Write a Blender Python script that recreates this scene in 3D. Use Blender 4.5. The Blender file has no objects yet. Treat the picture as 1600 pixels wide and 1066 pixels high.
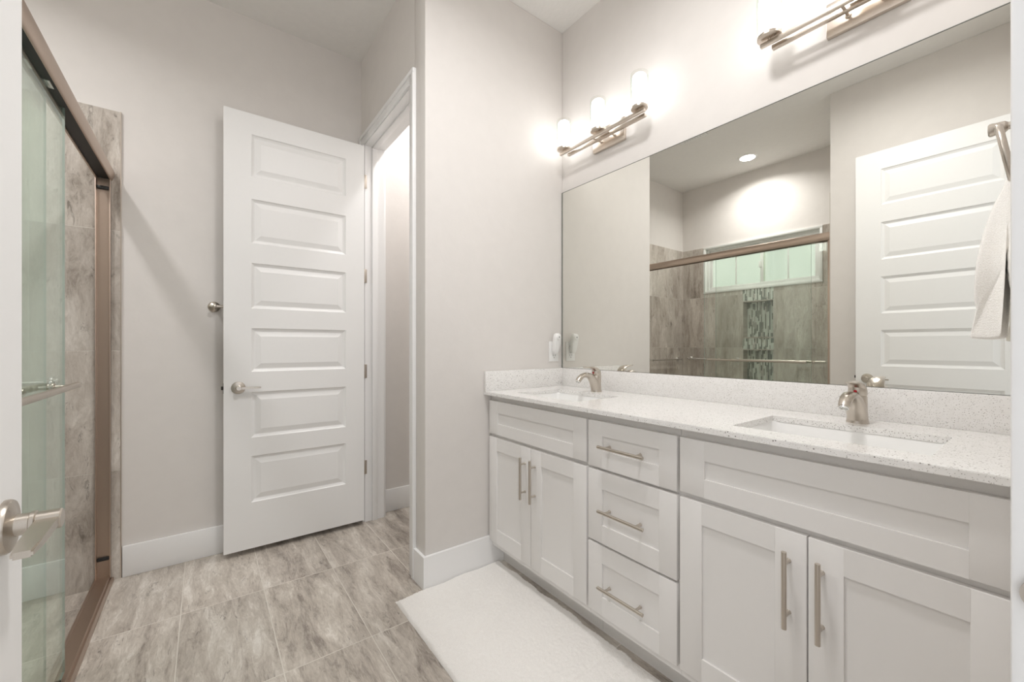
import bpy, bmesh, math, random
from math import pi, sin, cos, radians
from mathutils import Vector, Matrix

random.seed(7)
SC = bpy.context.scene
C = SC.collection

# ------------------------------------------------------------------ camera
cam_d = bpy.data.cameras.new('camera')
cam = bpy.data.objects.new('camera', cam_d)
C.objects.link(cam)
cam.location = (0, 0, 1.142)
cam.rotation_euler = (radians(90), 0, radians(-36.832))
cam_d.sensor_width = 36
cam_d.lens = 640.413 * 36 / 1600
cam_d.shift_y = 6.8 / 1600
cam_d.clip_start = 0.01
SC.camera = cam

# ------------------------------------------------------------------ world, exposure
w = bpy.data.worlds.new('world')
SC.world = w
w.use_nodes = True
bg = w.node_tree.nodes['Background']
bg.inputs[0].default_value = (0.95, 0.97, 1.0, 1)
bg.inputs[1].default_value = 0.95
SC.view_settings.view_transform = 'Standard'
SC.view_settings.look = 'None'
SC.view_settings.gamma = 1
SC.view_settings.use_curve_mapping = False
SC.view_settings.exposure = 0.34
SHADE_EMIT = 5.2        # frosted shades of the two vanity lights
LENS_EMIT = 14.0        # lenses of the recessed ceiling lights
SHOWER_W, ROOM_FILL_W, TOILET_W = 9.5, 13.2, 6.5     # watts of the recessed ceiling lights; the room one is added fill
SC.cycles.use_denoising = True
SC.cycles.max_bounces = 16
SC.cycles.diffuse_bounces = 8
SC.cycles.glossy_bounces = 8
SC.cycles.transparent_max_bounces = 24
SC.cycles.sample_clamp_indirect = 6

# ------------------------------------------------------------------ room numbers (metres, camera stands in the doorway at x = y = 0)
XM = 1.715     # mirror wall
XD = 0.827     # toilet-room doorway wall
YC = 1.785     # end wall of the vanity
YF = 2.771     # far wall
H = 3.013      # ceiling
XL = -0.305    # left wall block
YN = 1.03      # near end wall of the shower
XB = -1.28     # back wall of the shower
YW = 0.011     # entry wall
TT = 2.286     # top of the shower tile
XT = -0.329    # tile edge on the far wall
ZS = -0.022    # shower floor

# ------------------------------------------------------------------ material helpers
def sock(nt, s, v):
    if isinstance(v, bpy.types.NodeSocket):
        nt.links.new(v, s)
    else:
        s.default_value = v

def math_n(nt, op, a, b=0.0, c=None):
    n = nt.nodes.new('ShaderNodeMath'); n.operation = op
    sock(nt, n.inputs[0], a); sock(nt, n.inputs[1], b)
    if c is not None: sock(nt, n.inputs[2], c)
    return n.outputs[0]

def mix_c(nt, f, a, b, blend='MIX'):
    n = nt.nodes.new('ShaderNodeMix'); n.data_type = 'RGBA'; n.blend_type = blend
    sock(nt, n.inputs[0], f); sock(nt, n.inputs[6], a); sock(nt, n.inputs[7], b)
    return n.outputs[2]

def ramp(nt, f, stops, interp='LINEAR'):
    n = nt.nodes.new('ShaderNodeValToRGB')
    cr = n.color_ramp; cr.interpolation = interp
    while len(cr.elements) < len(stops): cr.elements.new(0.5)
    for e, (p, c) in zip(cr.elements, stops):
        e.position = p; e.color = (*c, 1) if len(c) == 3 else c
    sock(nt, n.inputs[0], f)
    return n.outputs[0]

def new_mat(name):
    m = bpy.data.materials.new(name); m.use_nodes = True
    nt = m.node_tree
    return m, nt, nt.nodes['Principled BSDF']

def pos(nt):
    n = nt.nodes.new('ShaderNodeTexCoord')
    return n.outputs['Object']

def noise(nt, vec, scale, detail=3, rough=0.55, dist=0.0):
    n = nt.nodes.new('ShaderNodeTexNoise')
    sock(nt, n.inputs['Vector'], vec)
    n.inputs['Scale'].default_value = scale; n.inputs['Detail'].default_value = detail
    n.inputs['Roughness'].default_value = rough; n.inputs['Distortion'].default_value = dist
    return n.outputs[0]

def bump(nt, bsdf, h, strength, dist):
    n = nt.nodes.new('ShaderNodeBump')
    n.inputs['Strength'].default_value = strength; n.inputs['Distance'].default_value = dist
    sock(nt, n.inputs['Height'], h)
    nt.links.new(n.outputs[0], bsdf.inputs['Normal'])

def plain(name, col, rough=0.5, metal=0.0, bump_scale=None, bump_str=0.1, bump_d=0.001, var=0.0, spec=0.5):
    m, nt, b = new_mat(name)
    b.inputs['Roughness'].default_value = rough; b.inputs['Metallic'].default_value = metal
    b.inputs['Specular IOR Level'].default_value = spec
    p = pos(nt)
    nz = noise(nt, p, bump_scale or 40, 3)
    lo = tuple(c * (1 - var) for c in col); hi = tuple(min(1, c * (1 + var)) for c in col)
    nt.links.new(ramp(nt, nz, [(0.3, lo), (0.7, hi)]), b.inputs['Base Color'])
    if bump_scale: bump(nt, b, nz, bump_str, bump_d)
    return m

def brushed(name, col, rough=0.3, axis=2):
    m, nt, b = new_mat(name)
    b.inputs['Metallic'].default_value = 1
    p = pos(nt)
    mp = nt.nodes.new('ShaderNodeMapping')
    s = [900, 900, 900]; s[axis] = 12
    mp.inputs['Scale'].default_value = s
    nt.links.new(p, mp.inputs[0])
    nz = noise(nt, mp.outputs[0], 1, 2)
    nt.links.new(ramp(nt, nz, [(0.2, tuple(c * 0.92 for c in col)), (0.8, col)]), b.inputs['Base Color'])
    r = math_n(nt, 'MULTIPLY_ADD', nz, 0.12, rough - 0.06)
    nt.links.new(r, b.inputs['Roughness'])
    return m

def thin_glass(name, tint, f0=0.035):
    # a thin flat pane: passes light straight through, tints it, mirrors by angle
    m = bpy.data.materials.new(name); m.use_nodes = True
    nt = m.node_tree; nt.nodes.clear()
    out = nt.nodes.new('ShaderNodeOutputMaterial')
    tr = nt.nodes.new('ShaderNodeBsdfTransparent')
    gl = nt.nodes.new('ShaderNodeBsdfGlossy'); gl.inputs['Roughness'].default_value = 0.02
    gl.inputs['Color'].default_value = (0.9, 1, 0.95, 1)
    lw = nt.nodes.new('ShaderNodeLayerWeight'); fr = math_n(nt, 'MULTIPLY_ADD', math_n(nt, 'POWER', lw.outputs['Facing'], 5.0), 0.85, f0)
    nz = noise(nt, pos(nt), 3, 1)
    c = ramp(nt, nz, [(0.0, tuple(x * 0.99 for x in tint)), (1.0, tint)])
    nt.links.new(c, tr.inputs['Color'])
    mx = nt.nodes.new('ShaderNodeMixShader')
    nt.links.new(fr, mx.inputs[0]); nt.links.new(tr.outputs[0], mx.inputs[1]); nt.links.new(gl.outputs[0], mx.inputs[2])
    nt.links.new(mx.outputs[0], out.inputs[0])
    return m

def tile_mat(name, ua, va, u0, pu, v0, pv, cols, grout_col, gw=0.0022, rough=0.35, stretch=5.0, contrast=(0.39, 0.63), seedv=0.0):
    """ua, va: axis index of the short and the long side of the tiles"""
    m, nt, b = new_mat(name)
    p = pos(nt)
    sp = nt.nodes.new('ShaderNodeSeparateXYZ'); nt.links.new(p, sp.inputs[0])
    U = math_n(nt, 'DIVIDE', math_n(nt, 'SUBTRACT', sp.outputs[ua], u0), pu)
    V = math_n(nt, 'DIVIDE', math_n(nt, 'SUBTRACT', sp.outputs[va], v0), pv)
    cu = math_n(nt, 'FLOOR', U); cv = math_n(nt, 'FLOOR', V)
    cb = nt.nodes.new('ShaderNodeCombineXYZ'); nt.links.new(cu, cb.inputs[0]); nt.links.new(cv, cb.inputs[1]); cb.inputs[2].default_value = seedv
    wn = nt.nodes.new('ShaderNodeTexWhiteNoise'); wn.noise_dimensions = '3D'; nt.links.new(cb.outputs[0], wn.inputs[0])
    # travertine veins run along the long side, each tile cut from another place of the stone
    q = nt.nodes.new('ShaderNodeCombineXYZ')
    nt.links.new(math_n(nt, 'MULTIPLY', U, pu * stretch), q.inputs[0])
    nt.links.new(math_n(nt, 'MULTIPLY', V, pv), q.inputs[1])
    off = nt.nodes.new('ShaderNodeVectorMath'); off.operation = 'MULTIPLY_ADD'
    nt.links.new(wn.outputs['Color'], off.inputs[0]); off.inputs[1].default_value = (37, 53, 29); nt.links.new(q.outputs[0], off.inputs[2])
    warp = nt.nodes.new('ShaderNodeTexNoise'); nt.links.new(off.outputs[0], warp.inputs['Vector']); warp.inputs['Scale'].default_value = 3.2; warp.inputs['Detail'].default_value = 4
    wv = nt.nodes.new('ShaderNodeVectorMath'); wv.operation = 'MULTIPLY_ADD'
    nt.links.new(warp.outputs['Color'], wv.inputs[0]); wv.inputs[1].default_value = (0.38, 0.26, 0.4); nt.links.new(off.outputs[0], wv.inputs[2])
    n1 = noise(nt, wv.outputs[0], 2.6, 9, 0.66, 0.5)
    n2 = noise(nt, wv.outputs[0], 24, 6, 0.75, 0.6)
    n3 = noise(nt, off.outputs[0], 0.9, 2, 0.5)
    mixn = math_n(nt, 'ADD', math_n(nt, 'MULTIPLY', n1, 0.54), math_n(nt, 'ADD', math_n(nt, 'MULTIPLY', n2, 0.28), math_n(nt, 'MULTIPLY', n3, 0.18)))
    lo, hi = contrast
    k = len(cols) - 1
    c = ramp(nt, mixn, [(lo + (hi - lo) * i / k, cc) for i, cc in enumerate(cols)])
    # dark pits along some veins
    n4 = noise(nt, wv.outputs[0], 7.5, 6, 0.75, 1.2)
    vein = ramp(nt, n4, [(0.58, (0, 0, 0)), (0.68, (0.8, 0.8, 0.8))])
    dark = tuple(x * 0.62 for x in cols[0])
    c = mix_c(nt, vein, c, (*dark, 1))
    tone = math_n(nt, 'MULTIPLY_ADD', wn.outputs['Value'], 0.14, 0.93)
    tc = nt.nodes.new('ShaderNodeCombineColor')
    for i in range(3): nt.links.new(tone, tc.inputs[i])
    c = mix_c(nt, 1.0, c, tc.outputs[0], 'MULTIPLY')
    def edge(x, pitch):
        f = math_n(nt, 'FRACT', x)
        d = math_n(nt, 'MINIMUM', f, math_n(nt, 'SUBTRACT', 1.0, f))
        return math_n(nt, 'MULTIPLY', d, pitch)
    e = math_n(nt, 'MINIMUM', edge(U, pu), edge(V, pv))
    g = math_n(nt, 'LESS_THAN', e, gw)
    c = mix_c(nt, g, c, (*grout_col, 1))
    nt.links.new(c, b.inputs['Base Color'])
    nt.links.new(math_n(nt, 'MULTIPLY_ADD', g, 0.5, rough), b.inputs['Roughness'])
    hgt = math_n(nt, 'MULTIPLY', math_n(nt, 'MINIMUM', e, gw * 1.6), 1.0)
    hh = math_n(nt, 'ADD', hgt, math_n(nt, 'MULTIPLY', n2, 0.0006))
    bump(nt, b, hh, 0.5, 0.6)
    return m

def mosaic_mat(name):
    m, nt, b = new_mat(name)
    p = pos(nt)
    sp = nt.nodes.new('ShaderNodeSeparateXYZ'); nt.links.new(p, sp.inputs[0])
    cw = 0.0135
    # use y on faces that look into the room, x on the side reveals: both run through one sum
    U = math_n(nt, 'DIVIDE', math_n(nt, 'ADD', sp.outputs[1], 5.0), cw)
    cu = math_n(nt, 'FLOOR', U)
    w1 = nt.nodes.new('ShaderNodeTexWhiteNoise'); w1.noise_dimensions = '1D'; nt.links.new(cu, w1.inputs['W'])
    L = math_n(nt, 'MULTIPLY_ADD', w1.outputs['Value'], 0.03, 0.055)
    V = math_n(nt, 'DIVIDE', math_n(nt, 'ADD', sp.outputs[2], math_n(nt, 'MULTIPLY', w1.outputs['Value'], 7.3)), L)
    cv = math_n(nt, 'FLOOR', V)
    cb = nt.nodes.new('ShaderNodeCombineXYZ'); nt.links.new(cu, cb.inputs[0]); nt.links.new(cv, cb.inputs[1])
    w2 = nt.nodes.new('ShaderNodeTexWhiteNoise'); nt.links.new(cb.outputs[0], w2.inputs[0])
    c = ramp(nt, w2.outputs['Value'], [(0.0, (0.12, 0.145, 0.125)), (0.22, (0.20, 0.22, 0.19)), (0.40, (0.36, 0.38, 0.34)), (0.52, (0.66, 0.72, 0.66)), (0.78, (0.74, 0.80, 0.74)), (0.9, (0.50, 0.50, 0.45))], 'CONSTANT')
    fu = math_n(nt, 'FRACT', U); fv = math_n(nt, 'FRACT', V)
    gu = math_n(nt, 'LESS_THAN', math_n(nt, 'MINIMUM', fu, math_n(nt, 'SUBTRACT', 1.0, fu)), 0.06)
    gv = math_n(nt, 'LESS_THAN', math_n(nt, 'MINIMUM', fv, math_n(nt, 'SUBTRACT', 1.0, fv)), 0.012)
    g = math_n(nt, 'MAXIMUM', gu, gv)
    c = mix_c(nt, g, c, (0.62, 0.62, 0.58, 1))
    nt.links.new(c, b.inputs['Base Color'])
    nt.links.new(math_n(nt, 'MULTIPLY_ADD', g, 0.5, 0.12), b.inputs['Roughness'])
    return m

def quartz_mat():
    m, nt, b = new_mat('speckled_quartz')
    p = pos(nt)
    c = (0.80, 0.79, 0.775, 1)
    n0 = noise(nt, p, 55, 4)
    c = mix_c(nt, ramp(nt, n0, [(0.4, (0, 0, 0)), (0.7, (1, 1, 1))]), c, (0.84, 0.83, 0.82, 1))
    for sc, th, th2, col, seed in ((230, 0.30, 0.16, (0.36, 0.34, 0.32), 1.3), (110, 0.20, 0.10, (0.22, 0.20, 0.19), 7.7), (340, 0.32, 0.2, (0.50, 0.48, 0.46), 3.1)):
        mp = nt.nodes.new('ShaderNodeMapping'); mp.inputs['Location'].default_value = (seed, seed * 2, seed * 3); nt.links.new(p, mp.inputs[0])
        v = nt.nodes.new('ShaderNodeTexVoronoi'); v.inputs['Scale'].default_value = sc; nt.links.new(mp.outputs[0], v.inputs['Vector'])
        hit = math_n(nt, 'LESS_THAN', v.outputs['Distance'], th)
        pick = nt.nodes.new('ShaderNodeSeparateColor'); nt.links.new(v.outputs['Color'], pick.inputs[0])
        sel = math_n(nt, 'LESS_THAN', pick.outputs[0], 0.24)
        c = mix_c(nt, math_n(nt, 'MULTIPLY', hit, sel), c, (*col, 1))
    nt.links.new(c, b.inputs['Base Color'])
    b.inputs['Roughness'].default_value = 0.16
    return m

def emit_mat(name, col, strength):
    m = bpy.data.materials.new(name); m.use_nodes = True
    nt = m.node_tree; nt.nodes.clear()
    out = nt.nodes.new('ShaderNodeOutputMaterial'); e = nt.nodes.new('ShaderNodeEmission')
    e.inputs[0].default_value = (*col, 1); e.inputs[1].default_value = strength
    nt.links.new(e.outputs[0], out.inputs[0])
    return m

def pane_mat():
    # obscured window pane: scatters the daylight from outside
    m = bpy.data.materials.new('obscured_window_glass'); m.use_nodes = True
    nt = m.node_tree; nt.nodes.clear()
    out = nt.nodes.new('ShaderNodeOutputMaterial')
    t = nt.nodes.new('ShaderNodeBsdfTranslucent')
    g = nt.nodes.new('ShaderNodeBsdfGlossy'); g.inputs['Roughness'].default_value = 0.25
    nz = noise(nt, pos(nt), 6, 3)
    nt.links.new(ramp(nt, nz, [(0.3, (0.88, 0.93, 0.83)), (0.7, (0.94, 0.97, 0.91))]), t.inputs[0])
    tp = nt.nodes.new('ShaderNodeBsdfTransparent'); tp.inputs[0].default_value = (0.93, 0.97, 0.90, 1)
    m0 = nt.nodes.new('ShaderNodeMixShader'); m0.inputs[0].default_value = 0.8
    nt.links.new(t.outputs[0], m0.inputs[1]); nt.links.new(tp.outputs[0], m0.inputs[2])
    mx = nt.nodes.new('ShaderNodeMixShader'); mx.inputs[0].default_value = 0.05
    nt.links.new(m0.outputs[0], mx.inputs[1]); nt.links.new(g.outputs[0], mx.inputs[2]); nt.links.new(mx.outputs[0], out.inputs[0])
    return m

def rug_mat():
    m, nt, b = new_mat('white_cotton_pile')
    p = pos(nt)
    n1 = noise(nt, p, 420, 2, 0.6); n2 = noise(nt, p, 45, 4, 0.6)
    h = math_n(nt, 'ADD', n1, math_n(nt, 'MULTIPLY', n2, 1.2))
    nt.links.new(ramp(nt, n1, [(0.25, (0.82, 0.79, 0.755)), (0.58, (0.96, 0.94, 0.91))]), b.inputs['Base Color'])
    b.inputs['Roughness'].default_value = 0.95; b.inputs['Specular IOR Level'].default_value = 0.1
    b.inputs['Sheen Weight'].default_value = 0.3
    bump(nt, b, h, 0.7, 0.004)
    return m

def towel_mat():
    m, nt, b = new_mat('white_terry_cloth')
    p = pos(nt)
    n1 = noise(nt, p, 500, 2, 0.6)
    w_ = nt.nodes.new('ShaderNodeTexWave'); w_.bands_direction = 'Z'; w_.inputs['Scale'].default_value = 60; nt.links.new(p, w_.inputs['Vector']); w_.inputs['Distortion'].default_value = 1.0
    h = math_n(nt, 'ADD', n1, math_n(nt, 'MULTIPLY', w_.outputs[0], 0.06))
    nt.links.new(ramp(nt, n1, [(0.25, (0.84, 0.82, 0.78)), (0.6, (0.92, 0.91, 0.88))]), b.inputs['Base Color'])
    b.inputs['Roughness'].default_value = 0.95; b.inputs['Specular IOR Level'].default_value = 0.1
    bump(nt, b, h, 0.5, 0.002)
    return m

M = {}
M['paint'] = plain('warm_grey_wall_paint', (0.735, 0.708, 0.684), 0.7, 0, 14, 0.18, 0.006, 0.012, 0.3)
M['ceil'] = plain('white_ceiling_paint', (0.82, 0.81, 0.79), 0.9, 0, 30, 0.3, 0.006, 0.012, 0.2)
M['trim'] = plain('white_trim_paint', (0.86, 0.86, 0.86), 0.35, 0, 60, 0.03, 0.001, 0.004)
M['door'] = plain('white_door_paint', (0.84, 0.84, 0.835), 0.4, 0, 60, 0.03, 0.001, 0.004)
M['cab'] = plain('off_white_cabinet_paint', (0.77, 0.755, 0.74), 0.38, 0, 50, 0.03, 0.001, 0.004)
M['nickel'] = brushed('brushed_nickel', (0.60, 0.55, 0.49), 0.30, 2)
M['nickel_y'] = brushed('brushed_nickel_bar', (0.60, 0.55, 0.49), 0.32, 1)
M['satin'] = brushed('satin_nickel_lamp_metal', (0.70, 0.63, 0.56), 0.30, 1)
M['bronze'] = plain('champagne_shower_metal', (0.52, 0.42, 0.35), 0.36, 1.0, 300, 0.02, 0.0005, 0.02)
M['chrome'] = plain('polished_chrome', (0.75, 0.75, 0.73), 0.12, 1.0, 30, 0.0, 0.0005, 0.01)
M['black'] = plain('black_rubber', (0.015, 0.015, 0.015), 0.5, 0, 200, 0.1, 0.0005, 0.1)
M['dark'] = plain('dark_metal_gap', (0.05, 0.045, 0.04), 0.5, 0.5, 200, 0.1, 0.0005, 0.1)
M['porc'] = plain('white_porcelain', (0.84, 0.84, 0.83), 0.10, 0, 20, 0.0, 0.0005, 0.003)
M['plast'] = plain('white_plastic', (0.84, 0.84, 0.83), 0.3, 0, 80, 0.02, 0.0005, 0.004)
M['vinyl'] = plain('white_vinyl', (0.80, 0.81, 0.79), 0.35, 0, 80, 0.02, 0.0005, 0.004)
M['red'] = plain('red_plastic', (0.5, 0.01, 0.02), 0.3, 0, 80, 0.02, 0.0005, 0.01)
M['slot'] = plain('grey_socket_slot', (0.12, 0.12, 0.12), 0.5, 0, 80, 0.02, 0.0005, 0.02)
M['mirror'] = plain('silvered_mirror', (0.83, 0.83, 0.79), 0.0, 1.0, 5, 0.0, 0.0001, 0.001)
M['mirror_edge'] = plain('mirror_glass_edge', (0.16, 0.17, 0.15), 0.2, 0, 30, 0.0, 0.0005, 0.02)
M['shade'] = emit_mat('glowing_frosted_glass', (1.0, 0.985, 0.975), SHADE_EMIT)
M['lens'] = emit_mat('glowing_lamp_lens', (1.0, 0.985, 0.975), LENS_EMIT)
M['clear'] = thin_glass('clear_lamp_glass', (0.97, 0.97, 0.96))
M['sglass'] = thin_glass('tempered_shower_glass', (0.966, 0.981, 0.969), 0.05)
M['sglass_edge'] = plain('shower_glass_edge', (0.30, 0.38, 0.34), 0.25, 0, 30, 0.0, 0.0005, 0.03)
M['pane'] = pane_mat()
M['quartz'] = quartz_mat()
M['rug'] = rug_mat()
M['towel'] = towel_mat()
FC = [(0.22, 0.19, 0.165), (0.41, 0.365, 0.32), (0.55, 0.505, 0.45), (0.72, 0.685, 0.635)]
M['floor'] = tile_mat('travertine_look_floor_tile', 0, 1, -0.082 - 0.303 * 20, 0.303, 1.004 - 0.6135 * 10, 0.6135, FC, (0.66, 0.62, 0.56), 0.0019, 0.3, 5.5)
WC_ = [(0.27, 0.235, 0.20), (0.45, 0.405, 0.36), (0.58, 0.54, 0.49), (0.75, 0.71, 0.66)]
ZT0 = 2.286 - 0.585 * 8
M['tile_x'] = tile_mat('travertine_look_wall_tile_far', 0, 2, XT - 0.301 * 12, 0.301, ZT0, 0.585, WC_, (0.62, 0.59, 0.54), 0.0013, 0.28, 3.4, (0.37, 0.65), 3.0)
M['tile_y'] = tile_mat('travertine_look_wall_tile_back', 1, 2, 2.067 - 0.301 * 12, 0.301, ZT0, 0.585, WC_, (0.60, 0.58, 0.53), 0.0013, 0.28, 5.0, (0.37, 0.65), 5.0)
M['tile_s'] = tile_mat('travertine_look_shower_floor_tile', 0, 1, -0.42 - 0.303 * 20, 0.303, 2.60 - 0.6135 * 10, 0.6135, FC, (0.66, 0.62, 0.56), 0.0015, 0.35, 4.0, (0.39, 0.63), 9.0)
M['mosaic'] = mosaic_mat('glass_strip_mosaic')

# ------------------------------------------------------------------ mesh helpers
class MB:
    def __init__(self, o=(0, 0, 0)):
        self.bm = bmesh.new(); self.o = Vector(o)
    def box(self, a, b, bev=0.0, seg=2):
        x0, y0, z0 = [min(p, q) for p, q in zip(a, b)]; x1, y1, z1 = [max(p, q) for p, q in zip(a, b)]
        vs = [self.bm.verts.new(Vector(p) - self.o) for p in ((x0,y0,z0),(x1,y0,z0),(x1,y1,z0),(x0,y1,z0),(x0,y0,z1),(x1,y0,z1),(x1,y1,z1),(x0,y1,z1))]
        fs = [self.bm.faces.new([vs[i] for i in f]) for f in ((3,2,1,0),(4,5,6,7),(0,1,5,4),(1,2,6,5),(2,3,7,6),(3,0,4,7))]
        if bev > 0:
            es = set(e for f in fs for e in f.edges)
            bmesh.ops.bevel(self.bm, geom=list(es), offset=bev, segments=seg, affect='EDGES', profile=0.5)
        return self
    def ring(self, pts):
        return [self.bm.verts.new(Vector(p) - self.o) for p in pts]
    def bridge(self, r1, r2, smooth=True, closed=True):
        n = len(r1)
        for i in range(n if closed else n - 1):
            f = self.bm.faces.new((r1[i], r1[(i+1) % n], r2[(i+1) % n], r2[i])); f.smooth = smooth
    def cap(self, r):
        try: self.bm.faces.new(r)
        except ValueError: pass
    def loft(self, rings, cap=True, smooth=True, closed=True):
        rs = [self.ring(r) for r in rings]
        for a, b in zip(rs, rs[1:]): self.bridge(a, b, smooth, closed)
        if cap: self.cap(rs[0]); self.cap(rs[-1])
        return self
    def tube(self, path, r, n=14, cap=True, up=None, flat=None):
        """path of points; r number or list; flat = list of (scale_side, scale_up)"""
        P = [Vector(p) for p in path]; rings = []
        up0 = Vector(up) if up else None
        for i, p in enumerate(P):
            t = (P[min(i+1, len(P)-1)] - P[max(i-1, 0)]).normalized()
            if up0 is None:
                up0 = Vector((0, 0, 1)) if abs(t.z) < 0.9 else Vector((0, 1, 0))
            s = t.cross(up0).normalized(); u = s.cross(t).normalized()
            if not up: up0 = u
            rr = r[i] if isinstance(r, (list, tuple)) else r
            fs, fu = flat[i] if flat else (1, 1)
            rings.append([p + s * (rr * fs * cos(2*pi*k/n)) + u * (rr * fu * sin(2*pi*k/n)) for k in range(n)])
        return self.loft(rings, cap)
    def lathe(self, prof, c, axis, n=28, cap=True):
        """prof: list of (radius, distance along axis)"""
        a = Vector(axis).normalized(); c = Vector(c)
        s = a.cross(Vector((0, 0, 1)) if abs(a.z) < 0.9 else Vector((0, 1, 0))).normalized(); u = a.cross(s)
        return self.loft([[c + a * d + s * (max(r, 1e-5) * cos(2*pi*k/n)) + u * (max(r, 1e-5) * sin(2*pi*k/n)) for k in range(n)] for r, d in prof], cap)
    def build(self, name, mat, parent=None, kind=None, label=None, sharp=35):
        bm = self.bm
        bmesh.ops.recalc_face_normals(bm, faces=bm.faces)
        me = bpy.data.meshes.new(name); bm.to_mesh(me); bm.free()
        try: me.set_sharp_from_angle(angle=radians(sharp))
        except Exception: pass
        mats = mat if isinstance(mat, (list, tuple)) else [mat]
        for m in mats: me.materials.append(m)
        o = bpy.data.objects.new(name, me)
        C.objects.link(o)
        if parent is not None:
            o.parent = parent
            # part meshes are given in world coordinates: set the object where self.o says
            o.location = self.o - world_loc(parent)
        else:
            o.location = self.o
        if kind: o['kind'] = kind
        if label: o['label'] = label
        return o

LOC = {}
def world_loc(o):
    v = Vector(o.location)
    while o.parent is not None:
        o = o.parent; v += Vector(o.location)
    return v

def empty(name, loc, label=None, cat=None, group=None, kind=None):
    e = bpy.data.objects.new(name, None); C.objects.link(e)
    e.location = loc; e.empty_display_size = 0.1
    tag(e, label, cat, group, kind)
    return e

def tag(o, label=None, cat=None, group=None, kind=None):
    if label: o['label'] = label
    if cat: o['category'] = cat
    if group: o['group'] = group
    if kind: o['kind'] = kind
    return o

# ------------------------------------------------------------------ room shell
T = 0.12
# floor of the bathroom, toilet room and a bit of the room behind the camera
MB().box((-0.36, -1.2, -0.06), (XM + T, YF + T, 0)).build('floor', M['floor'], kind='structure', label='travertine-look porcelain floor tiles in a straight grid')
MB().box((XB - 0.02, YN - 0.02, -0.08), (-0.36, YF + 0.02, ZS)).build('floor_shower', M['tile_s'], kind='structure', label='tiled shower floor behind the bottom track')
MB().box((XB - T - 0.3, -0.13, H), (XM + T, YF + T, H + 0.1)).build('ceiling', M['ceil'], kind='structure', label='white textured ceiling')
# far wall
MB().box((XB - T, YF, -0.1), (XM + T, YF + T, H)).build('wall_far', M['paint'], kind='structure', label='warm grey painted wall behind the open panel door')
# mirror wall (carries on into the toilet room)
MB().box((XM, YW - 0.13, -0.06), (XM + T, YF, H)).build('wall_right', M['paint'], kind='structure', label='warm grey wall behind the mirror')
# end wall of the vanity
MB().box((XD, YC, 0), (XM, YC + T, H), 0.006).build('wall_vanity_end', M['paint'], kind='structure', label='warm grey wall at the far end of the vanity')
# doorway wall of the toilet room: jamb stubs and head
OY0, OY1, OZ, TX = 1.95, 2.69, 2.436, XD + 0.125
mb = MB()
mb.box((XD, YC + T, 0), (TX, OY0 - 0.018, H))
mb.box((XD, OY1 + 0.018, 0), (TX, YF, H))
mb.box((XD, OY0 - 0.018, OZ + 0.018), (TX, OY1 + 0.018, H))
mb.build('wall_doorway', M['paint'], kind='structure', label='warm grey wall around the toilet room doorway')
# left wall block beside the shower
MB().box((XB - T, YW - 0.12, -0.06), (XL, YN - 0.008, H), 0.004).build('wall_left', M['paint'], kind='structure', label='warm grey wall between shower and entry door')
# entry wall with the doorway the camera stands in
JX0, JX1, EZ = -0.238, 0.61, 2.46
mb = MB()
mb.box((XL, YW - 0.12, 0), (JX0 - 0.018, YW, H))
mb.box((JX1 + 0.018, YW - 0.12, 0), (XM, YW, H))
mb.box((JX0 - 0.018, YW - 0.12, EZ + 0.018), (JX1 + 0.018, YW, H))
mb.build('wall_entry', M['paint'], kind='structure', label='warm grey wall with the entry doorway and towel ring')

# shower back wall with window and niche holes -------------------------------------------------
WY0, WY1, WZ0, WZ1 = 1.345, 2.505, 1.745, 2.285     # window hole
NY0, NY1 = 1.765, 2.067                              # niche column
NZ = [(1.615, 1.228), (1.095, 0.712)]                # two niches
ND = 0.09
def wall_grid(mb, x0, x1, ys, zs, holes):
    for y0, y1 in zip(ys, ys[1:]):
        for z0, z1 in zip(zs, zs[1:]):
            cy, cz = (y0 + y1) / 2, (z0 + z1) / 2
            if any(a < cy < b and c < cz < d for a, b, c, d in holes): continue
            mb.box((x0, y0, z0), (x1, y1, z1))
holes = [(WY0, WY1, WZ0, WZ1)] + [(NY0, NY1, b, a) for a, b in NZ]
mb = MB()
ys = sorted({YN - 0.02, WY0, WY1, NY0, NY1, YF}); zs = sorted({-0.1, NZ[1][1], NZ[1][0], NZ[0][1], NZ[0][0], WZ0, WZ1, H})
wall_grid(mb, XB - T, XB, ys, zs, holes)
bmesh.ops.remove_doubles(mb.bm, verts=mb.bm.verts, dist=1e-5)
mb.build('wall_shower_back', M['paint'], kind='structure', label='painted wall above the shower tile with the window')
# tile skin on the back wall
tt = 0.010
mb = MB()
ys = sorted({YN, WY0, WY1, NY0, NY1, YF - tt}); zs = sorted({ZS, NZ[1][1], NZ[1][0], NZ[0][1], NZ[0][0], WZ0, TT})
hol2 = [(WY0, WY1, WZ0, 9), (NY0, NY1, NZ[1][1] - 0.13, WZ0)]
zs = sorted(set(zs) | {NZ[1][1] - 0.13})
wall_grid(mb, XB, XB + tt, ys, zs, hol2)
tb = mb.build('wall_shower_back_tile', M['tile_y'], kind='structure', label='grey-brown vertical tile on the back wall of the shower')
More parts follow.
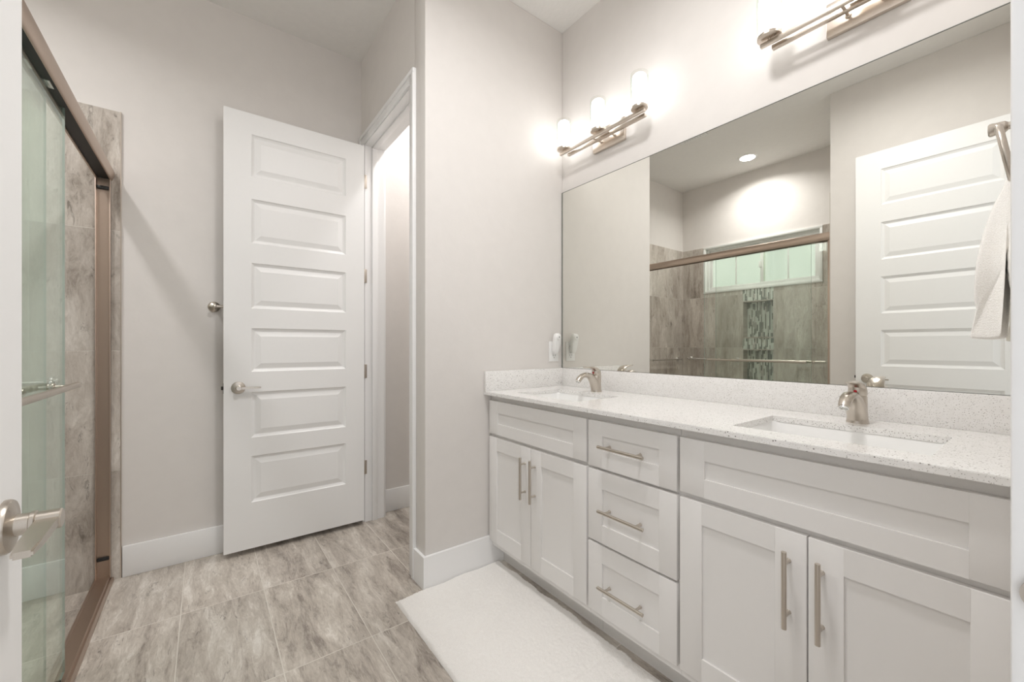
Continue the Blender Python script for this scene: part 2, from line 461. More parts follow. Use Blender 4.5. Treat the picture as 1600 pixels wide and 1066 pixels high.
# mosaic band with two recessed niches
mb = MB()
segs = [(WZ0, NZ[0][0]), (NZ[0][1], NZ[1][0]), (NZ[1][1], NZ[1][1] - 0.13)]
for a, b in segs: mb.box((XB, NY0, b), (XB + tt, NY1, a))
for a, b in NZ:
    mb.box((XB - ND - 0.01, NY0, b), (XB - ND, NY1, a))
mb.build('wall_shower_mosaic', M['mosaic'], kind='structure', label='vertical strip of pale green and grey glass mosaic')
mb = MB()
for a, b in NZ:
    mb.box((XB - ND, NY0 - 0.012, b - 0.0), (XB + tt + 0.001, NY0 + 0.004, a)); mb.box((XB - ND, NY1 - 0.004, b), (XB + tt + 0.001, NY1 + 0.012, a))
    mb.box((XB - ND, NY0, b - 0.010), (XB + tt + 0.006, NY1, b + 0.004)); mb.box((XB - ND, NY0, a - 0.004), (XB + tt + 0.001, NY1, a + 0.006))
mb.build('trim_niche', M['tile_y'], kind='structure', label='tiled reveals and sills of the two shower niches')
# far wall tile, near wall tile
mb = MB().box((XB + tt, YF - tt, ZS), (XT - 0.0035, YF, TT))
mb.build('wall_far_tile', M['tile_x'], kind='structure', label='grey-brown vertical tile on the far wall of the shower')
MB().box((XT - 0.0035, YF - tt - 0.001, 0), (XT, YF, TT + 0.002)).build('trim_tile_edge', M['satin'], kind='structure', label='slim metal edge strip of the far wall tile')
MB().box((XB + tt, YN - 0.008, ZS), (-0.33, YN + 0.002, TT)).build('wall_near_tile', M['tile_x'], kind='structure', label='grey-brown vertical tile on the near end wall of the shower')

# baseboards ------------------------------------------------------------------------------------
BBH, BBT = 0.152, 0.014
def bboard(name, boxes, label):
    mb = MB()
    for (x0, y0), (x1, y1) in boxes:
        mb.box((x0, y0, 0), (x1, y1, BBH), 0.0 if 'end' in name else 0.003)
    return mb.build(name, M['trim'], kind='structure', label=label)
bboard('baseboard_far', [((XT + 0.003, YF - BBT), (XD - 0.001, YF))], 'white baseboard along the far wall')
bboard('baseboard_vanity_end', [((XD, YC - BBT), (1.275, YC)), ((XD - BBT, YC - BBT), (XD, OY0 - 0.064))], 'white baseboard wrapping the corner beside the vanity')
bboard('baseboard_toilet_room', [((TX, YF - BBT), (XM, YF)), ((XM - BBT, YC + T), (XM, YF - BBT)), ((TX + 0.02, YC + T), (XM - BBT, YC + T + BBT))], 'white baseboard inside the toilet room')
bboard('baseboard_left', [((XL, YW + 0.02), (XL + BBT, YN - 0.008))], 'white baseboard behind the entry door')

# casing and jamb of the toilet room doorway --------------------------------------------------------
def casing_profile(mb, y0, y1, z0, z1, x, sx):
    mb.box((x, y0, z0), (x + sx * 0.017, y1, z1), 0.003)
CW = 0.058
mb = MB()
x0 = XD
for (a, b, c, d) in ((OY0 - 0.006 - CW, OY0 - 0.006, 0, OZ + 0.006 + CW), (OY1 + 0.006, OY1 + 0.006 + CW, 0, OZ + 0.006 + CW), (OY0 - 0.006, OY1 + 0.006, OZ + 0.006, OZ + 0.006 + CW)):
    mb.box((x0 - 0.012, a, c), (x0, b, d), 0.002)
    # raised outer bead and inner step
for (a, b, c, d) in ((OY0 - 0.006 - CW, OY0 - 0.006 - CW + 0.022, 0, OZ - 0.016 + CW), (OY1 + 0.006 + CW - 0.022, OY1 + 0.006 + CW, 0, OZ - 0.016 + CW), (OY0 - 0.006 - CW, OY1 + 0.006 + CW, OZ + 0.006 + CW - 0.022, OZ + 0.006 + CW)):
    mb.box((x0 - 0.019, a, c), (x0 - 0.010, b, d), 0.003)
mb.build('trim_1', M['trim'], kind='structure', label='white casing around the toilet room doorway')
mb = MB()
mb.box((XD, OY0 - 0.018, 0), (TX, OY0, OZ + 0.018)); mb.box((XD, OY1, 0), (TX, OY1 + 0.018, OZ + 0.018)); mb.box((XD, OY0, OZ), (TX, OY1, OZ + 0.018))
mb.box((XD + 0.045, OY0, 0), (XD + 0.08, OY0 + 0.011, OZ), 0.001); mb.box((XD + 0.045, OY1 - 0.011, 0), (XD + 0.08, OY1, OZ), 0.001); mb.box((XD + 0.045, OY0, OZ - 0.011), (XD + 0.08, OY1, OZ), 0.001)
mb.build('trim_2', M['trim'], kind='structure', label='white jamb and door stop of the toilet room doorway')
mb = MB()
for (a, b, c, d) in ((OY1 + 0.006, OY1 + 0.006 + CW, 0, OZ + 0.006 + CW), (OY0 - 0.006 - CW + 0.03, OY0 - 0.006, 0, OZ + 0.006 + CW), (OY0 - 0.006, OY1 + 0.006, OZ + 0.006, OZ + 0.006 + CW)):
    mb.box((TX, a, c), (TX + 0.014, b, d), 0.002)
mb.build('trim_3', M['trim'], kind='structure', label='white casing on the toilet room side')
# entry doorway
mb = MB()
mb.box((JX1, YW - 0.12, 0), (JX1 + 0.018, YW, EZ + 0.018)); mb.box((JX0 - 0.018, YW - 0.12, 0), (JX0, YW, EZ + 0.018)); mb.box((JX0, YW - 0.12, EZ), (JX1, YW, EZ + 0.018))
mb.box((JX1 - 0.011, YW - 0.075, 0), (JX1, YW - 0.04, EZ), 0.001)
jm = mb.build('trim_4', M['trim'], kind='structure', label='white jamb of the entry doorway at the right edge')
mb = MB((JX1, YW, 0.912))
n = 20
pts = [(JX1 - 0.0012, YW - 0.018 + 0.0, 0.912 + 0.03), (JX1 - 0.0012, YW - 0.018, 0.912 - 0.03)]
mb.box((JX1 - 0.0012, YW - 0.035, 0.912 - 0.029), (JX1, YW + 0.001, 0.912 + 0.029))
mb.lathe([(0.016, -0.0012), (0.016, 0.0)], (JX1 + 0.0, YW - 0.0045, 0.912), (1, 0, 0), 32)
mb.build('strike_plate', M['nickel'], jm, label='dark rounded metal strike plate')
mb = MB()
for (a, b, c, d) in ((JX1 + 0.005, JX1 + 0.063, 0, EZ + 0.063), (XL + 0.001, JX0 - 0.005, 0, EZ + 0.063), (JX0 - 0.005, JX1 + 0.005, EZ + 0.005, EZ + 0.063)):
    mb.box((a, YW, c), (b, YW + 0.017, d), 0.003)
mb.build('trim_5', M['trim'], kind='structure', label='white casing of the entry doorway at the right edge')

# ------------------------------------------------------------------ panel doors
def panel_leaf(mb, u0, u1, z0, z1, pu0, pu1, pz, face, back, axis):
    """Door slab with six recessed raised panels on both faces. axis 'x': slab spans x, faces look along y."""
    def pt(u, d, z):
        return (u, d, z) if axis == 'x' else (d, u, z)
    bm = mb.bm
    us = [u0, pu0, pu1, u1]
    zz = [z0] + [v for p in sorted(pz) for v in p] + [z1]
    sg = 1 if back > face else -1
    def quad(ps, smooth=False):
        vs = [bm.verts.new(Vector(p) - mb.o) for p in ps]
        f = bm.faces.new(vs)
    for side, dd, s in ((0, face, sg), (1, back, -sg)):
        for i in range(3):
            for j in range(len(zz) - 1):
                a, b, c, d = us[i], us[i+1], zz[j], zz[j+1]
                if i == 1 and j % 2 == 1:
                    # profile: bead down, cove floor, bevel up to the raised field
                    steps = [(0.0, 0.0), (0.004, 0.005), (0.015, 0.010), (0.019, 0.010), (0.045, 0.003)]
                    rr = [[pt(a + o, dd + s * h, c + o), pt(b - o, dd + s * h, c + o), pt(b - o, dd + s * h, d - o), pt(a + o, dd + s * h, d - o)] for o, h in steps]
                    rs = [mb.ring(r) for r in rr]
                    for r1, r2 in zip(rs, rs[1:]): mb.bridge(r1, r2, False)
                    mb.cap(rs[-1])
                else:
                    quad([pt(a, dd, c), pt(b, dd, c), pt(b, dd, d), pt(a, dd, d)])
    for (ua, ub, za, zb) in ((u0, u1, z0, z0), (u0, u1, z1, z1)):
        for i in range(3): quad([pt(us[i], face, za), pt(us[i+1], face, za), pt(us[i+1], back, za), pt(us[i], back, za)])
    for u in (u0, u1):
        for j in range(len(zz) - 1): quad([pt(u, face, zz[j]), pt(u, face, zz[j+1]), pt(u, back, zz[j+1]), pt(u, back, zz[j])])
    bmesh.ops.remove_doubles(bm, verts=bm.verts, dist=1e-5)

def lever(parent, c, n, d, L=0.105):
    """rose at c, outward normal n, lever pointing along d"""
    c = Vector(c); n = Vector(n); d = Vector(d)
    mb = MB(c)
    mb.lathe([(0.033, 0.0), (0.033, 0.004), (0.031, 0.007), (0.024, 0.009), (0.0135, 0.0105), (0.0128, 0.022), (0.0145, 0.023), (0.0145, 0.027), (0.0125, 0.028), (0.0125, 0.049), (0.011, 0.0505)], c, n, 32)
    h = mb.build('door_lever', M['nickel'], parent)
    up = Vector((0, 0, 1))
    mb = MB(c)
    rings = []
    for k in range(8):
        t = k / 7
        p = c + n * (0.038 + 0.004 * t) + d * (-0.004 + L * t)
        wdt = 0.0105 - 0.001 * t; hh = 0.0058 - 0.001 * t
        if k == 7: wdt *= 0.9; hh *= 0.8
        rings.append([p + n * wdt + up * hh, p - n * wdt + up * hh, p - n * wdt - up * hh, p + n * wdt - up * hh])
    mb.loft(rings)
    bmesh.ops.bevel(mb.bm, geom=[e for e in mb.bm.edges if abs((e.verts[0].co - e.verts[1].co).normalized().dot(d)) > 0.9], offset=0.002, segments=2, affect='EDGES')
    mb.build('lever_arm', M['nickel'], h)
    return h

PZ = [(2.068, 2.299), (1.703, 1.945), (1.345, 1.594), (0.997, 1.236), (0.636, 0.886), (0.281, 0.535)]
# open door of the toilet room
FX0, FX1, FY = 0.0785, 0.811, 2.652
d2 = empty('door_2', (FX1, FY + 0.035, 0), 'white six-panel toilet room door standing open', kind='structure')
mb = MB((FX1, FY, 0)); panel_leaf(mb, FX0, FX1, 0.030, 2.412, 0.203, 0.699, PZ, FY, FY + 0.035, 'x')
mb.build('door_leaf', M['door'], d2, sharp=12)
lever(d2, (0.1435, FY, 0.913), (0, -1, 0), (1, 0, 0))
lever(d2, (0.1435, FY + 0.035, 0.913), (0, 1, 0), (1, 0, 0), 0.09)
mb = MB((FX0, FY + 0.0175, 0.913)); mb.box((FX0 - 0.0015, FY + 0.006, 0.913 - 0.028), (FX0 + 0.001, FY + 0.030, 0.913 + 0.028)); mb.box((FX0 - 0.011, FY + 0.012, 0.913 - 0.009), (FX0, FY + 0.024, 0.913 + 0.009), 0.002)
mb.build('latch', M['dark'], d2)
for z in (2.20, 1.59, 0.975, 0.355):
    mb = MB((FX1 + 0.004, FY + 0.035, z))
    mb.lathe([(0.0055, -0.047), (0.0065, -0.045), (0.0065, 0.045), (0.0055, 0.047)], (FX1 + 0.006, FY + 0.036, z), (0, 0, 1), 12)
    mb.box((FX1 - 0.002, FY + 0.004, z - 0.044), (FX1 + 0.0015, FY + 0.034, z + 0.044))
    mb.box((FX1 + 0.008, FY + 0.0345, z - 0.044), (XD + 0.012, FY + 0.0372, z + 0.044), 0.0008)
    mb.build('hinge', M['nickel'], d2)

# open entry door beside the camera
EX, EY0, EY1 = -0.2, 0.052, 0.848
d1 = empty('door_1', (EX, EY0, 0), 'white six-panel entry door standing open at the left edge', kind='structure')
PZ1 = [(2.081, 2.322), (1.715, 1.966), (1.355, 1.602), (1.003, 1.245), (0.632, 0.884), (0.272, 0.528)]
mb = MB((EX, EY0, 0)); panel_leaf(mb, EY0, EY1, 0.014, 2.445, EY0 + 0.132, EY1 - 0.132, PZ1, EX, EX - 0.035, 'y')
mb.build('door_leaf', M['door'], d1, sharp=12)
lever(d1, (EX, 0.785, 0.916), (1, 0, 0), (0, -1, 0), 0.12)
lever(d1, (EX - 0.035, 0.785, 0.916), (-1, 0, 0), (0, -1, 0), 0.12)
mb = MB((EX - 0.0175, EY1, 0.925)); mb.box((EX - 0.029, EY1 - 0.001, 0.925 - 0.028), (EX - 0.006, EY1 + 0.0015, 0.925 + 0.028)); mb.box((EX - 0.023, EY1, 0.916), (EX - 0.012, EY1 + 0.010, 0.934), 0.002)
mb.build('latch', M['dark'], d1)
for z in (2.22, 1.6, 0.98, 0.30):
    mb = MB((EX, EY0, z))
    mb.lathe([(0.0055, -0.047), (0.0065, -0.045), (0.0065, 0.045), (0.0055, 0.047)], (EX - 0.002, EY0 - 0.008, z), (0, 0, 1), 12)
    mb.box((EX - 0.032, EY0 - 0.0015, z - 0.044), (EX, EY0 + 0.001, z + 0.044))
    mb.build('hinge', M['nickel'], d1)

# ------------------------------------------------------------------ window in the shower
wx = XB - 0.005
win = empty('window_1', (XB, (WY0 + WY1) / 2, WZ0), 'white vinyl slider window with obscured glass above the shower tile', kind='structure')
def frame_ring(mb, x0, x1, y0, y1, z0, z1, t, bev=0.002, tb=None):
    tb = tb or t
    mb.box((x0, y0, z0), (x1, y1, z0 + tb), bev); mb.box((x0, y0, z1 - t), (x1, y1, z1), bev)
    mb.box((x0, y0, z0 + tb), (x1, y0 + t, z1 - t), bev); mb.box((x0, y1 - t, z0 + tb), (x1, y1, z1 - t), bev)
mb = MB((XB, WY0, WZ0)); frame_ring(mb, XB - 0.075, XB + 0.016, WY0, WY1, WZ0, WZ1, 0.022)
mb.build('window_casing', M['vinyl'], win)
mb = MB((XB, WY0, WZ0)); frame_ring(mb, XB - 0.075, XB - 0.03, WY0 + 0.022, WY1 - 0.022, WZ0 + 0.022, WZ1 - 0.022, 0.022)
mb.build('window_frame', M['vinyl'], win)
ymid = 1.892
for (a, b, xo) in ((WY0 + 0.044, ymid + 0.018, 0.0), (ymid - 0.018, WY1 - 0.044, -0.018)):
    mb = MB((XB + xo - 0.045, a, WZ0)); frame_ring(mb, XB + xo - 0.056, XB + xo - 0.038, a, b, WZ0 + 0.044, WZ1 - 0.044, 0.03)
    sash = mb.build('sash', M['vinyl'], win)
    mb = MB((XB + xo - 0.047, a, WZ0)); mb.box((XB + xo - 0.049, a + 0.028, WZ0 + 0.07), (XB + xo - 0.045, b - 0.028, WZ1 - 0.07))
    mb.build('pane', M['pane'], sash)
    mb = MB((XB + xo - 0.047, (a + b) / 2, WZ0)); mb.box((XB + xo - 0.0445, (a + b) / 2 - 0.008, WZ0 + 0.07), (XB + xo - 0.042, (a + b) / 2 + 0.008, WZ1 - 0.07), 0.001)
    mb.build('muntin', M['vinyl'], sash)
mb = MB((XB, ymid, 2.0)); mb.box((XB - 0.04, ymid + 0.004, 1.97), (XB - 0.026, ymid + 0.030, 2.04), 0.005); mb.build('sash_latch', M['vinyl'], win)

# ------------------------------------------------------------------ shower enclosure
SY0, SY1 = YN + 0.002, YF - tt
SX = -0.39                     # glass planes: outer -0.385, inner -0.405
en = empty('shower_enclosure', (SX, (SY0 + SY1) / 2, 0), 'sliding glass shower enclosure with champagne metal header and bottom track', 'shower door')
# header: rounded front, open channel below
def extrude_y(mb, prof, y0, y1):
    r0 = [(x, y0, z) for x, z in prof]; r1 = [(x, y1, z) for x, z in prof]
    mb.loft([r0, r1])
prof = []
for k in range(13):
    a = radians(90 - 180 * k / 12)
    prof.append((-0.365 + 0.011 * cos(a), 1.972 + 0.031 * sin(a)))
prof += [(-0.368, 1.941), (-0.368, 1.990), (-0.412, 1.990), (-0.412, 1.941), (-0.418, 1.941), (-0.418, 2.003)]
mb = MB((SX, SY0, 1.97)); extrude_y(mb, prof, SY0, SY1)
hd = mb.build('header_rail', M['bronze'], en)
mb = MB((SX, SY0, 1.98)); mb.box((-0.4115, SY0, 1.949), (-0.3685, SY1, 1.989)); mb.build('roller_channel', M['black'], hd)
# bottom track with two steps
prof = [(-0.355, 0.0), (-0.355, 0.010), (-0.362, 0.016), (-0.368, 0.016), (-0.370, 0.030), (-0.374, 0.030), (-0.376, 0.022), (-0.414, 0.022), (-0.418, 0.028), (-0.422, 0.028), (-0.424, ZS), (-0.36, ZS), (-0.36, 0.0)]
mb = MB((SX, SY0, 0)); extrude_y(mb, prof, SY0, SY1)
mb.build('bottom_track', M['bronze'], en)
for (ya, yb) in ((SY1 - 0.006, SY1), (SY0, SY0 + 0.006)):
    s = 1 if ya > 2 else -1
    base = SY1 if s > 0 else SY0
    mb = MB((SX, base, 0))
    mb.box((-0.418, base - s * 0.004, 0.022), (-0.365, base, 1.945))
    mb.box((-0.369, base - s * 0.022, 0.022), (-0.365, base, 1.945), 0.001)
    mb.box((-0.418, base - s * 0.022, 0.022), (-0.414, base, 1.945), 0.001)
    j = mb.build('side_jamb', M['bronze'], en)
    for z in (1.900, 0.115):
        mb = MB((SX, base, z)); mb.box((-0.413, base - s * 0.016, z - 0.008), (-0.370, base - s * 0.004, z + 0.008), 0.003); mb.build('bumper', M['black'], j)
def glass(x, y0, y1, barx, by0, by1, label):
    mb = MB((x, y0, 0.03)); mb.box((x - 0.003, y0, 0.034), (x + 0.003, y1, 1.968), 0.0)
    me_edge = []
    g = mb.build('glass_panel', [M['sglass'], M['sglass_edge']], en, label=label)
    for p in g.data.polygons:
        if abs(p.normal.x) < 0.5: p.material_index = 1
    s = 1 if barx > x else -1
    mb = MB((barx, by0, 1.01))
    mb.tube([(barx, by0, 1.01), (barx, by1, 1.01)], 0.0098, 18)
    mb.build('door_bar', M['nickel_y'], g)
    for yy in (by0 + 0.07, by1 - 0.09):
        mb = MB((x, yy, 1.01)); mb.lathe([(0.014, 0.003), (0.014, 0.007), (0.007, 0.008), (0.007, abs(barx - x))], (x, yy, 1.01), (s, 0, 0), 16)
        mb.lathe([(0.012, 0.0035), (0.012, 0.007), (0.008, 0.009)], (x, yy, 1.01), (-s, 0, 0), 16)
        mb.build('bar_post', M['nickel_y'], g)
    for yy in (y0 + 0.10, y1 - 0.16):
        mb = MB((x, yy, 1.96)); mb.box((x - 0.006, yy - 0.025, 1.945), (x + 0.006, yy + 0.025, 1.978), 0.001)
        mb.build('roller_bracket', M['chrome'], g)
glass(-0.384, 1.165, 2.025, -0.342, 1.185, 1.975, 'outer sliding glass pane with bar on the room side')
glass(-0.406, 1.055, 1.925, -0.448, 1.09, 1.80, 'inner sliding glass pane with bar on the shower side')
mb = MB((SX, 2.0, 0.03)); mb.box((-0.41, 1.93, 0.022), (-0.38, 1.975, 0.040), 0.003); mb.build('panel_guide', M['black'], en)

# grab bars in the shower
def wall_bar(name, a, b, n, r, z_off, mat, label, cat, post=0.0, rose=0.026):
    a = Vector(a); b = Vector(b); n = Vector(n); d = (b - a).normalized()
    wall_d = z_off
    e = empty(name, (a + b) / 2, label, cat)
    mb = MB(a); mb.tube([a - d * 0.012, b + d * 0.012], r, 18); mb.build('bar', mat, e)
    for p in (a, b):
        mb = MB(p - n * wall_d)
        mb.lathe([(rose, 0.0), (rose, 0.004), (rose * 0.93, 0.008), (rose * 0.62, 0.013), (r * 1.15, 0.018), (r * 1.05, wall_d - 0.004), (r * 1.3, wall_d + r), (r * 0.6, wall_d + r + 0.003)], p - n * wall_d, n, 24)
        mb.build('post', mat, e)
    return e
wall_bar('grab_bar', (-1.14, YF - tt - 0.055, 0.975), (-0.56, YF - tt - 0.055, 0.975), (0, -1, 0), 0.009, 0.055, M['chrome'], 'chrome bar on the far tiled wall of the shower', 'grab bar')
wall_bar('grab_bar', (XB + tt + 0.055, 2.12, 0.985), (XB + tt + 0.055, 2.66, 0.985), (1, 0, 0), 0.009, 0.055, M['chrome'], 'chrome bar on the back shower wall beside the mosaic niches', 'grab bar')
# towel bar behind the open door
wall_bar('towel_bar', (0.040, YF - 0.052, 1.352), (0.50, YF - 0.052, 1.352), (0, -1, 0), 0.0075, 0.052, M['nickel'], 'brushed nickel towel bar on the far wall, mostly behind the open door', 'towel bar', rose=0.029)

# ------------------------------------------------------------------ vanity cabinets
CF, FF, CB = 1.180, 1.200, XM          # door face, face frame, back
ZB, ZTOP = 0.105, 0.887
def shaker(mb, y0, y1, z0, z1, iy0, iy1, iz0, iz1, x=CF, t=0.0195):
    """front with a flat recessed centre"""
    mb.box((x, y0, z0), (x + t, iy0, z1), 0.0015); mb.box((x, iy1, z0), (x + t, y1, z1), 0.0015)
    mb.box((x, iy0 - 0.0005, z0), (x + t, iy1 + 0.0005, iz0), 0.0); mb.box((x, iy0 - 0.0005, iz1), (x + t, iy1 + 0.0005, z1), 0.0)
    mb.box((x + 0.0065, iy0 - 0.004, iz0 - 0.004), (x + t - 0.001, iy1 + 0.004, iz1 + 0.004))
def pull(parent, a, b, name='bar_pull'):
    a = Vector(a); b = Vector(b); d = (b - a).normalized(); off = Vector((-0.030, 0, 0))
    mb = MB(a)
    mb.tube([a + off, b + off], 0.006, 16)
    L = (b - a).length
    for s in (0.16, 0.84):
        p = a + d * L * s
        mb.lathe([(0.0065, -0.001), (0.0055, 0.003), (0.0045, 0.006), (0.0045, 0.030)], p, (-1, 0, 0), 12)
    return mb.build(name, M['nickel_y'] if abs(d.y) > 0.5 else M['nickel'], parent)
def carcass(e, y0, y1):
    mb = MB((FF, y0, 0))
    mb.box((FF, y0, ZB), (FF + 0.018, y1, ZTOP)) ; mb.box((FF + 0.018, y0, ZB), (CB - 0.001, y0 + 0.016, ZTOP - 0.001)); mb.box((FF + 0.018, y1 - 0.016, ZB), (CB - 0.001, y1, ZTOP - 0.001))
    mb.box((FF + 0.018, y0 + 0.016, ZB), (CB - 0.001, y1 - 0.016, ZB + 0.016)); mb.box((CB - 0.012, y0 + 0.016, ZB + 0.016), (CB - 0.001, y1 - 0.016, ZTOP - 0.01))
    mb.build('cabinet_box', M['cab'], e)
    mb = MB((1.27, y0, 0)); mb.box((1.272, y0, 0.0), (1.288, y1, ZB)); mb.build('toe_kick', M['cab'], e)
def sink_base(y0, y1, fy0, fy1, label):
    e = empty('vanity_cabinet', ((FF + CB) / 2, (y0 + y1) / 2, 0), label, 'bathroom cabinet')
    carcass(e, y0, y1)
    mb = MB((CF, fy0, 0.69)); shaker(mb, fy0, fy1, 0.690, 0.858, fy0 + 0.072, fy1 - 0.078, 0.745, 0.799)
    mb.build('false_drawer_front', M['cab'], e)
    m = (fy0 + fy1) / 2
    for a, b, hy in ((fy0, m - 0.0017, m - 0.030), (m + 0.0017, fy1, m + 0.040)):
        mb = MB((CF, a, 0.137)); shaker(mb, a, b, 0.137, 0.673, a + 0.070, b - 0.070, 0.209, 0.608)
        dr = mb.build('door', M['cab'], e)
        pull(dr, (CF, hy, 0.438), (CF, hy, 0.629))
    return e
sink_base(0.016, 0.712, 0.033, 0.7065, 'white shaker double-door cabinet under the nearer sink')
sink_base(1.092, YC - 0.002, 1.0965, 1.7735, 'white shaker double-door cabinet under the far sink')
e = empty('drawer_cabinet', ((FF + CB) / 2, 0.902, 0), 'white shaker cabinet with three drawers between the sink cabinets', 'bathroom cabinet')
carcass(e, 0.713, 1.091)
for (z0, z1, iz0, iz1, hz) in ((0.684, 0.858, 0.750, 0.804, 0.770), (0.4045, 0.673, 0.472, 0.607, 0.534), (0.137, 0.3955, 0.205, 0.330, 0.254)):
    mb = MB((CF, 0.716, z0)); shaker(mb, 0.7165, 1.0865, z0, z1, 0.780, 1.018, iz0, iz1)
    dr = mb.build('drawer', M['cab'], e)
    pull(dr, (CF, 0.820, hz), (CF, 1.014, hz))

# ------------------------------------------------------------------ countertop with two sink cut-outs
XC, CT, CBZ = 1.154, 0.905, 0.887
SK = [(0.372, 0.208), (1.424, 0.208)]      # centre y, half length
SX0, SX1 = 1.250, 1.535
ct = empty('countertop', (1.43, 0.9, CBZ), 'white speckled quartz countertop with backsplash over the cabinets', 'countertop')
mb = MB()
Y0, Y1 = YW + 0.001, YC - 0.001
cuts = sorted(SK)
yb = [Y0]
for cy_, hl in cuts: yb += [cy_ - hl, cy_ + hl]
yb.append(Y1)
def rrect(x0, x1, y0, y1, r, n=5):
    pts = []
    for cx_, cy2, a0 in ((x1 - r, y1 - r, 0), (x0 + r, y1 - r, 90), (x0 + r, y0 + r, 180), (x1 - r, y0 + r, 270)):
        for k in range(n + 1):
            a = radians(a0 + 90 * k / n); pts.append((cx_ + r * cos(a), cy2 + r * sin(a)))
    return pts
xr = XM - 0.001
gx = [XC, SX0, SX1, xr]; gy = yb
vv = {}
def gv(i, j):
    if (i, j) not in vv: vv[(i, j)] = mb.bm.verts.new((gx[i], gy[j], CBZ))
    return vv[(i, j)]
fs = []
for i in range(3):
    for j in range(5):
        if i == 1 and j in (1, 3): continue
        fs.append(mb.bm.faces.new((gv(i, j), gv(i+1, j), gv(i+1, j+1), gv(i, j+1))))
ex = bmesh.ops.extrude_face_region(mb.bm, geom=fs)
for v in ex['geom']:
    if isinstance(v, bmesh.types.BMVert): v.co.z = CT
bmesh.ops.recalc_face_normals(mb.bm, faces=mb.bm.faces)
es = [e_ for e_ in mb.bm.edges if abs(e_.verts[0].co.x - XC) < 1e-4 and abs(e_.verts[1].co.x - XC) < 1e-4 and abs(e_.verts[0].co.z - e_.verts[1].co.z) < 1e-6]
bmesh.ops.bevel(mb.bm, geom=es, offset=0.0015, segments=2, affect='EDGES')
mb.build('slab', M['quartz'], ct)
mb = MB(); mb.box((XM - 0.020, Y0, CT), (XM - 0.001, Y1, 1.008), 0.001); mb.build('backsplash', M['quartz'], ct)
mb = MB(); mb.box((XC, Y1 - 0.020, CT), (XM - 0.0205, Y1, 1.008), 0.001); mb.build('side_splash', M['quartz'], ct)

# sinks
for (cy_, hl), lab in zip(SK, ('white rectangular undermount sink nearer to the camera', 'white rectangular undermount sink near the far end wall')):
    e = empty('sink', (1.39, cy_, CBZ), lab, 'sink')
    mb = MB((1.39, cy_, CBZ))
    rings = []
    for off, z, r in ((-0.022, CBZ, 0.03), (-0.003, CBZ, 0.022), (-0.001, CBZ - 0.004, 0.022), (0.006, CBZ - 0.06, 0.03), (0.016, CBZ - 0.115, 0.04), (0.040, CBZ - 0.130, 0.05), (0.10, CBZ - 0.136, 0.035)):
        rings.append([(x, y, z) for x, y in rrect(SX0 + off, SX1 - off, cy_ - hl + off, cy_ + hl - off, r)])
    rs = [mb.ring(r) for r in rings]
    for a, b in zip(rs, rs[1:]): mb.bridge(a, b)
    mb.cap(rs[-1])
    # outside of the bowl
    out = []
    for off, z, r in ((-0.022, CBZ, 0.03), (-0.022, CBZ - 0.012, 0.03), (-0.004, CBZ - 0.06, 0.03), (0.006, CBZ - 0.125, 0.04), (0.03, CBZ - 0.145, 0.05)):
        out.append([(x, y, z) for x, y in rrect(SX0 + off, SX1 - off, cy_ - hl + off, cy_ + hl - off, r)])
    ro = [rs[0]] + [mb.ring(r) for r in out[1:]]
    for a, b in zip(ro, ro[1:]): mb.bridge(a, b)
    mb.cap(ro[-1])
    mb.build('basin', M['porc'], e, sharp=50)
    mb = MB((1.42, cy_, CBZ - 0.136)); mb.lathe([(0.022, 0.0), (0.022, 0.002), (0.016, 0.004), (0.015, 0.002), (0.002, 0.003)], (1.42, cy_, CBZ - 0.136), (0, 0, 1), 24); mb.build('drain', M['nickel'], e)

